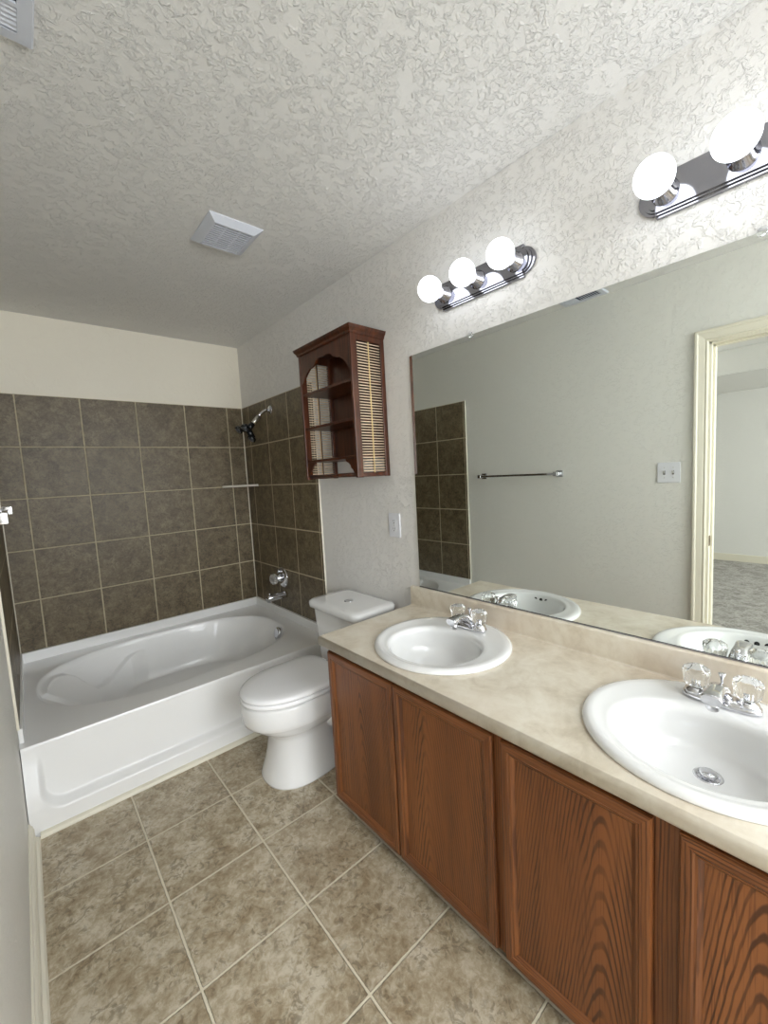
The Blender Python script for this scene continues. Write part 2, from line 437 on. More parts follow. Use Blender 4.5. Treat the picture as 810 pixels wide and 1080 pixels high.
# bedroom beyond the doorway
BX, BY0, BY1, BH = -4.0, -3.0, 2.6, 2.44
tag(MB().box(BX, -WTK, BY0, BY1, -0.08, 0.008).build('carpet', M['carpet'], origin=(-2, 0, 0)), 'grey cut-pile carpet of the room beyond the doorway', 'carpet', kind='structure')
struct('wall_bedroom_far', MB().box(BX-0.1, BX, BY0-0.1, BY1+0.1, -0.08, BH), M['bedroom_wall'], label='pale bedroom wall seen through the doorway')
struct('wall_bedroom_side', MB().box(BX, -WTK, BY1, BY1+0.1, -0.08, BH), M['bedroom_wall'], label='bedroom side wall')
struct('wall_bedroom_end', MB().box(BX, 0, BY0-0.1, BY0, -0.08, BH), M['bedroom_wall'], label='bedroom end wall')  # solid wall without a window; the added bedroom fill lamp hangs before it
struct('wall_bedroom_near', MB().box(-WTK, 0, BY0, YE-WTK, -0.08, BH), M['bedroom_wall'], label='bedroom near wall')
struct('ceiling_bedroom', MB().box(BX-0.1, -WTK, BY0-0.1, BY1+0.1, BH, BH+0.1), M['bedroom_wall'], label='bedroom ceiling')
struct('trim_8', MB().box(BX, BX+0.014, BY0, BY1, 0.0, 0.10, 0.003), M['trim'], label='bedroom baseboard')
struct('ceiling_soffit', MB().box(BX, -2.47, BY0, 1.03, 2.20, BH-0.001).box(BX, -0.9, 1.0305, BY1, 2.20, BH-0.001), M['bedroom_wall'], label='dropped soffit in the bedroom')

# ------------------------------------------------------------------ bathtub
def bathtub():
    N = 480; ZD = 0.350; FY = 2.222; X0, X1, Y1 = 0.001, W-0.001, D-0.001
    bm = MB(); B = bm.bm
    cx, cy, a, b, n = 0.742, 2.815, 0.682, 0.468, 2.5
    def lip(ax, by, nn, k):
        t = 2*PI*k/N; c, s_ = math.cos(t), math.sin(t)
        return (math.copysign(abs(c)**(2/nn), c)*ax, math.copysign(abs(s_)**(2/nn), s_)*by)
    # rectangle boundary hit by a ray through the lip point
    def rect(px, py):
        ts = []
        if px > 1e-9: ts.append((X1-cx)/px)
        if px < -1e-9: ts.append((X0-cx)/px)
        if py > 1e-9: ts.append((Y1-0.010-cy)/py)
        if py < -1e-9: ts.append((FY-cy)/py)
        t = min(ts); return (cx+px*t, cy+py*t)
    rings = []
    outer = []
    for k in range(N):
        q = rect(*lip(a, b, n, k)); outer.append(q)
    # snap the nearest samples to the corners
    for corner in ((X0, FY), (X1, FY), (X0, Y1-0.010), (X1, Y1-0.010)):
        i = min(range(N), key=lambda k: (outer[k][0]-corner[0])**2+(outer[k][1]-corner[1])**2); outer[i] = corner
    rings.append([(x, y, ZD) for x, y in outer])
    for tt in (0.5,):
        rings.append([(x*(1-tt)+(cx+lip(a, b, n, k)[0])*tt, y*(1-tt)+(cy+lip(a, b, n, k)[1])*tt, ZD) for k, (x, y) in enumerate(outer)])
    def curve(x):   # arm-rest line on the far wall
        P = [(0.06, 0.33), (0.13, 0.325), (0.18, 0.308), (0.22, 0.28), (0.27, 0.222), (0.32, 0.17), (0.37, 0.16), (0.42, 0.172), (0.47, 0.205), (0.53, 0.250), (0.59, 0.268), (0.7, 0.275)]
        if x <= P[0][0]: return P[0][1]
        for (xa, za), (xb, zb) in zip(P, P[1:]):
            if x <= xb:
                t = (x-xa)/(xb-xa); t = t*t*(3-2*t) if False else t
                return za+(zb-za)*t
        return P[-1][1]
    prof = [(0.0, 1.0), (0.0, 0.992), (-0.004, 0.984), (-0.012, 0.976), (-0.022, 0.971)]
    K = 90
    for i in range(1, K+1):
        t = i/K
        # steep walls, rounded into the floor
        z = -0.022-0.272*math.sin(min(1, t*1.25)*PI/2)**1.15 if t < 0.8 else -0.294
        s_ = 0.971-0.20*t**1.0 if t < 0.8 else 0.811-0.70*(t-0.8)/0.2
        prof.append((z, s_))
    for z, s_ in prof:
        ring = []
        for k in range(N):
            px, py = lip(a, b, n, k)
            # the left (reclining) end slopes more than the drain end
            dep = min(1.0, max(0, (-z-0.035))/0.259)
            sl = 1.0
            x = px*s_; y = py*s_
            if px < 0: x += dep*0.24*(abs(px)/a)**1.5
            else: x -= dep*0.02*(px/a)
            X = cx+x; Y = cy+y; Z = ZD+z
            if py > 0 and -z > 0.02 and X < 0.72:
                dlt = curve(X)-Z                   # below the line the wall stands out
                e = min(1, max(0, (dlt+0.003)/0.008)); e = e*e*(3-2*e)
                fade = min(1, max(0, (0.64-X)/0.10))*min(1, max(0, (0.30-(-z))/0.08))
                d = 0.029*e*fade
                L = math.hypot(x, y) or 1
                X -= d*x/L; Y -= d*y/L
            if py < 0 and px < 0 and -z > 0.02:    # moulded hollow on the near side
                pass
            ring.append((X, Y, Z))
        rings.append(ring)
    R = [[B.verts.new(p) for p in ring] for ring in rings]
    for i in range(len(R)-1):
        for k in range(N): bm.face([R[i][k], R[i][(k+1) % N], R[i+1][(k+1) % N], R[i+1][k]], 0, i > 1)
    bm.face(R[-1], 0, True)
    # tile flange: upstand round three sides
    FZ = 0.411
    bm.box(X0, X1, Y1-0.022, Y1, ZD-0.01, FZ, 0.003)
    bm.box(X1-0.022, X1, YT+0.002, Y1-0.021, ZD-0.01, FZ, 0.003)
    bm.box(X0, X0+0.016, 2.277, Y1-0.021, ZD-0.01, FZ, 0.003)
    # apron: rim nose, recessed panel with rounded lower corners, projecting plinth
    XA, XB = 0.003, W-0.003
    def inset(t):   # outline of the recessed panel, from top left down and round to top right
        return t
    NX = 120
    rows = []
    cr = 0.085
    zl = [ZD, ZD-0.004, ZD-0.012, ZD-0.022]+[ZD-0.03-(ZD-0.03)*i/60 for i in range(61)]
    xs = sorted(set([XA+(XB-XA)*i/NX for i in range(NX+1)]+[XA+0.14*i/40 for i in range(41)]+[XB-0.14*i/40 for i in range(41)]))
    def front(x, z):
        base = 2.150+0.012*(z/ZD)             # plinth / frame plane
        if z > ZD-0.03:                         # nose of the rim
            q = (ZD-z)/0.03; 
        # signed distance inside the panel (rounded rectangle, open at the top)
        xl, xr, zb = 0.045, W-0.045, 0.080
        dx = max(xl+cr-x, x-(xr-cr), 0); dz = max(zb+cr-z, 0)
        if dx > 0 and dz > 0: sd = cr-math.hypot(dx, dz)
        else: sd = min(x-xl, xr-x, z-zb)
        e = min(1, max(0, sd/0.022)); e = e*e*(3-2*e)
        y = base+(2.205-base)*e
        # frame fades back into the rim toward the top so the rim edge runs straight
        h = min(1, max(0, (z-0.10)/(ZD-0.10))); h = h*h*(3-2*h)
        y = y*(1-h)+max(y, FY-0.004)*h
        if z > ZD-0.012: y = y+(FY-y)*((z-(ZD-0.012))/0.012)**2*0.9
        return y
    V = [[B.verts.new((x, front(x, z) if z < ZD else FY, z)) for x in xs] for z in zl]
    for i in range(len(V)-1):
        for k in range(len(xs)-1): bm.face([V[i][k], V[i+1][k], V[i+1][k+1], V[i][k+1]], 0, True)
    o = bm.build('bathtub', M['tub'], origin=(W/2, 2.75, 0), recalc=False)
    # make every face point outward (up / toward the room)
    me = o.data; b2 = bmesh.new(); b2.from_mesh(me)
    bmesh.ops.remove_doubles(b2, verts=list(b2.verts), dist=0.0004)
    bmesh.ops.recalc_face_normals(b2, faces=list(b2.faces))
    b2.to_mesh(me); b2.free()
    tag(o, 'long white alcove bathtub with oval basin under the brown wall tiles', 'bathtub')
    ov = MB().lathe((1.378, 2.700, 0.304), (-0.96, 0, 0.25), [(-0.014, 0.038), (0.012, 0.040), (0.020, 0.038), (0.023, 0.031), (0.021, 0.0)], 32)
    ov.box(1.346, 1.356, 2.690, 2.710, 0.265, 0.276, 0.003)
    tag(ov.build('overflow_cover', M['chrome'], o), 'round chrome overflow cover', None)
    MB().lathe((1.15, 2.815, 0.0555), (0, 0, 1), [(0, 0.034), (0.004, 0.034), (0.005, 0.026), (0.003, 0.022), (0.010, 0.018), (0.011, 0.0)], 32).build('drain', M['chrome'], o)
    return o
bathtub()
struct('trim_9', MB().prism([(2.150, 0.0), (2.128, 0.0), (2.1285, 0.006), (2.133, 0.013), (2.141, 0.017), (2.1505, 0.018)], 'X', 0.032, W-0.03), M['trim'], label='cream quarter-round strip at the foot of the tub')

# ------------------------------------------------------------------ shower fittings
sh = thing('wall_shower', (W-TT, 2.85, 1.893), 'black three-lobed shower head on a bent chrome arm', 'shower head')
MB().lathe((W-TT, 2.85, 1.893), (-1, 0, 0), [(0, 0.032), (0.004, 0.031), (0.010, 0.024), (0.016, 0.012), (0.016, 0.0)], 32).build('wall_flange', M['chrome'], sh)
arm = [(W-TT-0.004, 2.85, 1.893), (1.48, 2.85, 1.885), (1.46, 2.85, 1.875), (1.44, 2.85, 1.858), (1.42, 2.85, 1.838)]
MB().tube(arm, 0.0105, 16).build('arm', M['chrome'], sh)
MB().tube([(1.424, 2.85, 1.842), (1.40, 2.85, 1.815), (1.372, 2.85, 1.785)], [0.0145, 0.016, 0.0155], 20).build('sleeve', metal('brushed_steel', (200, 198, 190), 0.3), sh)
hd = MB()
hc = Vector((1.335, 2.85, 1.745)); ax = Vector((-0.72, 0.0, -0.70)).normalized()
hd.tube([(1.374, 2.85, 1.787), hc-ax*0.006], [0.019, 0.021], 20)
e1 = Vector((0, 1, 0)); e2 = ax.cross(e1).normalized()
for k in range(3):
    an = math.radians(90+120*k); dr = math.cos(an)*e1+math.sin(an)*e2
    tip = hc+dr*0.062+ax*0.020
    hd.tube([hc-ax*0.004, hc+dr*0.03+ax*0.006, tip], [0.022, 0.020, 0.024], 16)
    hd.lathe(tip-ax*0.010, ax, [(0, 0.018), (0.006, 0.029), (0.022, 0.031), (0.026, 0.028), (0.026, 0.0)], 24)
tag(hd.build('spray_head', M['black_plastic'], sh), 'black plastic spray head', None)
for k in range(3):
    an = math.radians(90+120*k); dr = math.cos(an)*e1+math.sin(an)*e2
    MB().lathe(hc+dr*0.062+ax*0.036, ax, [(0, 0.022), (0.002, 0.021), (0.002, 0.0)], 24).build('nozzle_plate', M['rubber'], sh)

sv = thing('shower_valve', (W-TT, 2.85, 0.665), 'chrome shower valve with a clear knob above the tub spout', 'shower valve')
MB().lathe((W-TT, 2.85, 0.655), (-1, 0, 0), [(0, 0.078), (0.005, 0.077), (0.012, 0.066), (0.016, 0.050), (0.018, 0.030), (0.018, 0)], 48).build('escutcheon', M['chrome'], sv)
MB().lathe((W-TT-0.015, 2.85, 0.655), (-1, 0, 0), [(0, 0.030), (0.02, 0.028), (0.035, 0.018), (0.04, 0.018), (0.04, 0)], 32).lathe((W-TT-0.012, 2.86, 0.705), (-1, 0, 0), [(0, 0.015), (0.02, 0.015), (0.026, 0.010), (0.026, 0)], 20).build('valve_stem', M['chrome'], sv)
flu = lambda k, n, h, rr: rr*(1+0.06*math.cos(2*PI*k/n*12))
MB().lathe((W-TT-0.052, 2.85, 0.655), (-1, 0, 0), [(0, 0.018), (0.006, 0.033), (0.02, 0.038), (0.038, 0.035), (0.046, 0.025), (0.049, 0)], 96, flute=flu).build('knob', M['acrylic_frost'], sv)
ts_ = thing('tub_spout', (W-TT, 2.82, 0.53), 'chrome tub spout below the shower valve', 'tub spout')
MB().tube([(W-TT-0.001, 2.82, 0.532), (1.50, 2.82, 0.532), (1.42, 2.82, 0.530), (1.375, 2.82, 0.527), (1.362, 2.82, 0.522)], [0.027, 0.026, 0.024, 0.022, 0.015], 24).build('spout_body', M['chrome'], ts_)
MB().lathe((1.382, 2.82, 0.528), (0, 0, -1), [(0, 0.016), (0.028, 0.016), (0.028, 0)], 20).lathe((1.385, 2.82, 0.545), (0, 0, 1), [(0, 0.004), (0.014, 0.004), (0.015, 0.008), (0.022, 0.008), (0.022, 0)], 16).build('spout_tip', M['chrome'], ts_)

# corner shelf
cs = thing('corner_shelf', (W-TT, D-TT, 1.347), 'thin pale corner shelf on the tiles below the shower head', 'corner shelf')
xw, yw = W-TT-0.001, D-TT-0.001
arc = [(xw-0.205*math.cos(t)-0.0, yw-0.205*math.sin(t)) for t in [PI/2*i/20 for i in range(21)]]
arc = [(xw-0.205*(1-i/20)**0.9-0.0, yw-0.205*(i/20)**0.9) for i in range(21)]
MB().prism([(xw, yw)]+arc, 'Z', 1.343, 1.351).build('shelf_plate', plain('pale_stone_shelf', (190, 182, 168), 0.3), cs)
rl = MB().tube([(x, y, 1.352) for x, y in arc], 0.009, 12)
tag(rl.build('front_rail', plain('white_ceramic_rail', (214, 208, 198), 0.25), cs), 'white rounded front edge', None)

# ------------------------------------------------------------------ toilet
TC = 1.772
def toilet():
    root = thing('toilet', (1.15, TC, 0), 'white two-piece toilet with closed lid between tub and vanity', 'toilet')
    N = 64
    def egg(xf, xb, hw, z, nf=2.1, nb=3.2, xm=0.99):
        """egg outline: elliptical nose toward -x, squarer back"""
        xf += 0.008; xm = xm+0.004
        out = []
        for k in range(N):
            t = 2*PI*k/N; c, s_ = math.cos(t), math.sin(t)
            n = nf if c < 0 else nb
            X = math.copysign(abs(c)**(2/n), c); Y = math.copysign(abs(s_)**(2/n), s_)
            out.append((xm+X*((xm-xf) if c < 0 else (xb-xm)), TC+Y*hw, z))
        return out
    b = MB()
    R = [egg(0.812, 1.22, 0.158, 0.0, 2.3, 2.6, 0.99), egg(0.812, 1.22, 0.158, 0.008, 2.3, 2.6, 0.99), egg(0.820, 1.215, 0.150, 0.03, 2.3, 2.6, 0.99),
         egg(0.838, 1.20, 0.138, 0.08, 2.3, 2.6, 0.99), egg(0.852, 1.19, 0.130, 0.14, 2.3, 2.6, 0.99), egg(0.858, 1.185, 0.128, 0.20, 2.3, 2.6, 0.99),
         egg(0.850, 1.19, 0.132, 0.225, 2.2, 2.6, 0.99), egg(0.822, 1.205, 0.146, 0.243, 2.2, 2.6, 0.99), egg(0.785, 1.225, 0.163, 0.262, 2.1, 2.6, 0.99), egg(0.762, 1.24, 0.172, 0.282, 2.1, 2.7, 0.99),
         egg(0.752, 1.25, 0.177, 0.292, 2.1, 2.8, 0.99), egg(0.744, 1.255, 0.181, 0.298, 2.1, 2.8, 0.99), egg(0.740, 1.26, 0.182, 0.315, 2.1, 2.8, 0.99), egg(0.738, 1.26, 0.182, 0.385, 2.1, 2.8, 0.99), egg(0.744, 1.257, 0.178, 0.394, 2.1, 2.8, 0.99),
         egg(0.78, 1.23, 0.15, 0.395, 2.1, 2.8, 0.99)]
    b.loft(R)
    # rear trapway foot and tank deck
    Q = [rrect(1.12, 1.40, TC-0.115, TC+0.115, 0.05, z) for z in (0.0, 0.03)]+[rrect(1.12, 1.38, TC-0.10, TC+0.10, 0.05, z) for z in (0.06, 0.14)]+[rrect(1.12, 1.40, TC-0.11, TC+0.11, 0.05, 0.22), rrect(1.14, 1.46, TC-0.15, TC+0.15, 0.05, 0.30), rrect(1.16, 1.475, TC-0.17, TC+0.17, 0.05, 0.345), rrect(1.16, 1.475, TC-0.17, TC+0.17, 0.05, 0.372)]
    b.loft(Q)
    # sculpted trapway bulge on each side
    for s_ in (-1, 1):
        b.tube([(1.10, TC+s_*0.085, 0.235), (1.16, TC+s_*0.115, 0.21), (1.22, TC+s_*0.118, 0.15), (1.30, TC+s_*0.112, 0.11), (1.37, TC+s_*0.09, 0.12)], [0.035, 0.042, 0.042, 0.040, 0.03], 20)
    b.build('bowl', M['porcelain'], root, recalc=True)
    for s_ in (-1, 1):
        MB().lathe((1.18, TC+s_*0.135, 0.0), (0, 0, 1), [(0, 0.016), (0.012, 0.016), (0.022, 0.010), (0.024, 0)], 20).build('bolt_cap', M['seat'], root)
    # seat ring
    s1 = MB()
    S_ = [egg(0.742, 1.215, 0.179, 0.399, 2.1, 4, 0.99), egg(0.738, 1.217, 0.182, 0.404, 2.1, 4, 0.99), egg(0.738, 1.217, 0.182, 0.412, 2.1, 4, 0.99), egg(0.742, 1.214, 0.179, 0.417, 2.1, 4, 0.99), egg(0.76, 1.20, 0.165, 0.4175, 2.1, 4, 0.99)]
    s1.loft(S_); s1.build('seat', M['seat'], root)
    # lid
    s2 = MB()
    T = [egg(0.745, 1.205, 0.177, 0.4205, 2.1, 5, 0.98), egg(0.739, 1.208, 0.182, 0.425, 2.1, 5, 0.98), egg(0.738, 1.208, 0.183, 0.432, 2.1, 5, 0.98), egg(0.742, 1.206, 0.180, 0.440, 2.1, 5, 0.98),
         egg(0.755, 1.20, 0.170, 0.4445, 2.1, 5, 0.98), egg(0.80, 1.17, 0.135, 0.4475, 2.1, 4, 0.98), egg(0.88, 1.10, 0.07, 0.449, 2.1, 4, 0.98)]
    s2.loft(T)
    lid = s2.build('lid', M['seat'], root)
    for s_ in (-1, 1):
        MB().box(1.195, 1.225, TC+s_*0.075-0.018, TC+s_*0.075+0.018, 0.398, 0.432, 0.006).build('hinge', M['seat'], root)
    # tank
    tk = MB(); y0, y1 = 1.575, 1.992
    tk.loft([rrect(1.275, 1.487, y0+0.035, y1-0.035, 0.03, 0.374), rrect(1.262, 1.492, y0+0.022, y1-0.022, 0.035, 0.40), rrect(1.252, 1.496, y0+0.012, y1-0.012, 0.04, 0.55), rrect(1.246, 1.498, y0+0.006, y1-0.006, 0.04, 0.682)])
    tk.build('tank', M['porcelain'], root)
    tl = MB()
    tl.loft([rrect(1.242, 1.505, y0-0.004, y1+0.010, 0.042, 0.681), rrect(1.228, 1.508, y0-0.014, y1+0.018, 0.045, 0.685), rrect(1.226, 1.510, y0-0.016, y1+0.020, 0.046, 0.705), rrect(1.229, 1.509, y0-0.013, y1+0.017, 0.046, 0.715),
             rrect(1.240, 1.503, y0-0.004, y1+0.008, 0.045, 0.7215), rrect(1.27, 1.48, y0+0.03, y1-0.03, 0.03, 0.723)])
    tlo = tl.build('tank_lid', M['porcelain'], root)
    MB().lathe((1.357, 1.785, 0.7225), (0, 0, 1), [(0, 0.024), (0.003, 0.024), (0.004, 0.020), (0.003, 0.019), (0.0045, 0.010), (0.0045, 0)], 32).build('flush_button', M['chrome'], tlo)
toilet()

# ------------------------------------------------------------------ vanity
XF = 0.972; ZC = 0.7358
CB = 0.052
vc = thing('vanity_cabinet', (1.25, 0.52, 0), 'long stained oak vanity cabinet with four flat-panel doors', 'vanity cabinet')
cb = MB()
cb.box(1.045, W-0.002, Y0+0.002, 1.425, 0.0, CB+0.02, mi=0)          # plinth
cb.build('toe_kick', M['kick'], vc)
cb = MB(); YL = 1.425; FX0, FX1 = XF+0.018, XF+0.036
cb.box(FX1, W-0.002, YL-0.016, YL, CB-0.01, 0.698, 0.001)              # left end panel
cb.box(FX1, W-0.002, Y0+0.003, YL-0.016, CB-0.01, CB+0.008)           # bottom
cb.box(W-0.012, W-0.003, Y0+0.004, YL-0.017, CB+0.009, 0.697)         # back
cb.build('carcass', M['oak'], vc)
fr = MB()
DOORS = [(1.412, 1.022), (1.016, 0.624), (0.598, 0.248), (0.203, -0.147)]
for (a_, b_) in ((YL, YL-0.035), (1.03, 1.008), (0.638, 0.585), (0.26, 0.19), (-0.13, Y0+0.003)):
    fr.box(FX0, FX1-0.0005, b_, a_, CB-0.012, 0.698, 0.0006)
for (a_, b_) in ((YL-0.036, 1.031), (1.007, 0.639), (0.584, 0.261), (0.189, -0.129)):
    fr.box(FX0+0.0004, FX1-0.001, b_, a_, 0.648, 0.697, 0.0004, mi=1); fr.box(FX0+0.0004, FX1-0.001, b_, a_, CB-0.011, CB+0.03, 0.0004, mi=1)
fr.build('face_frame', [M['oak'], M['oak_y']], vc)
Z0D, Z1D = 0.052, 0.682
for i, (ya, yb) in enumerate(DOORS):
    org = (XF, (ya+yb)/2, Z0D)
    hw = (ya-yb)/2; yc = (ya+yb)/2
    d = MB(); FW = 0.036
    # mitred frame with moulded inner edge: section (inset from outer edge, x depth)
    sec = [(0.0, FX0-0.0005), (0.0, XF+0.006), (0.003, XF+0.001), (0.008, XF), (0.022, XF), (0.025, XF+0.0025), (0.030, XF+0.003), (0.036, XF+0.0085), (0.040, XF+0.0115), (0.040, FX0-0.0005)]
    cor = lambda w_: [(yc+hw-w_, Z0D+w_), (yc+hw-w_, Z1D-w_), (yc-hw+w_, Z1D-w_), (yc-hw+w_, Z0D+w_)]
    P = [[d.bm.verts.new((x, y, z)) for y, z in cor(w_)] for w_, x in sec]
    for a_ in range(len(P)):
        q = (a_+1) % len(P)
        for k in range(4): d.face([P[a_][k], P[a_][(k+1) % 4], P[q][(k+1) % 4], P[q][k]], 0 if k in (0, 2) else 1)
    do = d.build('door', [M['oak'], M['oak_y']], vc, origin=org)
    MB().box(XF+0.010, XF+0.0165, yc-hw+0.0385, yc+hw-0.0385, Z0D+0.0385, Z1D-0.0385).build('panel', PANELS[i], do, origin=(XF, yc, (Z0D+Z1D)/2))

# sinks -------------------------------------------------------------
SINKS = [(1.243, 1.030), (1.243, 0.2185)]
SRX, SRY = 0.250, 0.262
# worktop with two round cut-outs
ct = MB(); bm = ct.bm
XC0 = W-0.565; YC1 = 1.4546; YC0 = Y0+0.002
N = 64
def quad_ring(cx, cy, y0, y1, z, flip=False):
    inner = [bm.verts.new((cx+(SRX-0.03)*math.cos(2*PI*k/N), cy+(SRY-0.03)*math.sin(2*PI*k/N), z)) for k in range(N)]
    x0, x1 = XC0+0.012, W-0.004
    outer = []
    for k in range(N):
        c, s_ = math.cos(2*PI*k/N), math.sin(2*PI*k/N); ts = []
        if c > 1e-9: ts.append((x1-cx)/c)
        if c < -1e-9: ts.append((x0-cx)/c)
        if s_ > 1e-9: ts.append((y1-cy)/s_)
        if s_ < -1e-9: ts.append((y0-cy)/s_)
        t = min(ts); outer.append([cx+c*t, cy+s_*t])
    for cr in ((x0, y0), (x1, y0), (x0, y1), (x1, y1)):
        i = min(range(N), key=lambda k: (outer[k][0]-cr[0])**2+(outer[k][1]-cr[1])**2); outer[i] = list(cr)
    outer = [bm.verts.new((x, y, z)) for x, y in outer]
    low = [bm.verts.new((v.co.x, v.co.y, z-0.03)) for v in inner]
    for k in range(N):
        ct.face([inner[k], outer[k], outer[(k+1) % N], inner[(k+1) % N]])
        ct.face([inner[k], inner[(k+1) % N], low[(k+1) % N], low[k]])
YM = 0.624
quad_ring(*SINKS[0], YM, YC1, ZC); quad_ring(*SINKS[1], YC0, YM, ZC)
# rolled front edge, extruded along Y
nose = [(XC0+0.012, ZC), (XC0+0.006, ZC-0.0015), (XC0+0.002, ZC-0.005), (XC0, ZC-0.011), (XC0, ZC-0.026), (XC0+0.002, ZC-0.032), (XC0+0.006, ZC-0.036), (XC0+0.02, ZC-0.0375)]
for yA, yB in ((YC0, YC1),):
    A = [bm.verts.new((x, yA, z)) for x, z in nose]; B_ = [bm.verts.new((x, yB, z)) for x, z in nose]
    for k in range(len(nose)-1): ct.face([A[k], B_[k], B_[k+1], A[k+1]], 0, True)
# left end face
ct.face([bm.verts.new(q) for q in [(x, YC1, z) for x, z in nose]+[(W-0.004, YC1, ZC-0.0375), (W-0.004, YC1, ZC)]])
# underside strip in front and back of the bowls
ct.box(XC0+0.012, 0.985, YC0, YC1-0.001, ZC-0.0377, ZC-0.0372)
# backsplash with rounded top
bs = [(W-0.004, ZC-0.002), (W-0.004, 0.829), (W-0.018, 0.829), (W-0.0215, 0.8275), (W-0.0235, 0.824), (W-0.0235, ZC+0.006), (W-0.027, ZC+0.001), (W-0.03, ZC-0.0005)]
ct.prism(bs, 'Y', YC0, YC1, smooth=False)
cto = ct.build('countertop', M['counter'], origin=(1.24, 0.54, ZC-0.0375), recalc=False)
b2 = bmesh.new(); b2.from_mesh(cto.data); bmesh.ops.remove_doubles(b2, verts=list(b2.verts), dist=0.0003); bmesh.ops.recalc_face_normals(b2, faces=list(b2.faces)); b2.to_mesh(cto.data); b2.free()
tag(cto, 'beige marbled laminate countertop with rounded edge and backsplash', 'countertop')

def make_sink(cx, cy, label):
    root = thing('sink', (cx, cy, ZC), label, 'sink', 'drop-in sinks in the countertop')
    b = MB(); N = 96; z = ZC
    ix, irx, iry = cx-0.038, 0.166, 0.184     # bowl is nearer the front, faucet ledge behind
    def ring(dx, rx, ry, zz, n=2.0): return superell(cx+dx, cy, rx, ry, n, N, zz)
    R = [ring(0, SRX-0.028, SRY-0.028, z-0.02), ring(0, SRX-0.028, SRY-0.028, z+0.0005), ring(0, SRX-0.002, SRY-0.002, z+0.0005), ring(0, SRX, SRY, z+0.004), ring(0, SRX-0.001, SRY-0.001, z+0.009), ring(0, SRX-0.006, SRY-0.006, z+0.0145), ring(-0.001, SRX-0.015, SRY-0.015, z+0.0175),
         ring(-0.006, SRX-0.03, SRY-0.030, z+0.017), ring(-0.018, 0.206, 0.217, z+0.0135), ring(-0.032, 0.182, 0.198, z+0.0125), ring(-0.036, 0.172, 0.189, z+0.0122), ring(-0.037, 0.167, 0.185, z+0.0105), ring(-0.038, 0.162, 0.180, z+0.006), ring(-0.038, 0.159, 0.177, z+0.000), ring(-0.038, 0.157, 0.175, z-0.006)]
    for i in range(1, 22):
        t = i/21; q = math.sin(t*PI/2)
        zz = z-0.006-0.113*(1-(1-t)**2.3) ; s_ = (1-t**1.9)
        R.append(ring(-0.038+0.080*t, 0.157*s_+0.026*(1-s_), 0.175*s_+0.026*(1-s_), zz))
    b.loft(R, cap0=False, cap1=False)
    # hidden underside so the bowl has a wall
    U = [ring(0, SRX-0.034, SRY-0.034, z-0.019), ring(-0.03, 0.172, 0.19, z-0.025), ring(-0.03, 0.16, 0.178, z-0.07), ring(0.02, 0.11, 0.12, z-0.122), ring(0.042, 0.028, 0.028, z-0.140)]
    b.loft(U, cap0=False, cap1=False)
    b.bm.normal_update()
    b.build('basin', M['porcelain'], root)
    # moulded groove lines between bowl and ledge at both ends of the faucet ledge
    dr = MB().lathe((cx+0.042, cy, z-0.1195), (0, 0, 1), [(-0.004, 0.030), (0.001, 0.0305), (0.003, 0.028), (0.001, 0.023), (-0.010, 0.021), (-0.010, 0)], 40)
    dro = dr.build('drain', M['chrome'], root)
    MB().lathe((cx+0.042, cy, z-0.1195), (0, 0, 1), [(-0.008, 0.012), (0.0, 0.012), (0.003, 0.018), (0.009, 0.0185), (0.012, 0.016), (0.0125, 0)], 32).build('stopper', M['chrome'], dro)
    for dy in (-0.028, 0, 0.028):
        # three overflow holes high on the front wall of the bowl
        MB().lathe((cx-0.038-0.1575, cy+dy, z-0.012), (1, 0, 0.0), [(-0.002, 0.0080), (0.0042, 0.0080), (0.0042, 0)], 20).build('overflow_hole', M['slot'], root)
    return root
make_sink(*SINKS[0], 'white oval drop-in sink at the end of the counter nearest the toilet')
make_sink(*SINKS[1], 'white oval drop-in sink nearest the camera, below the second light bar')

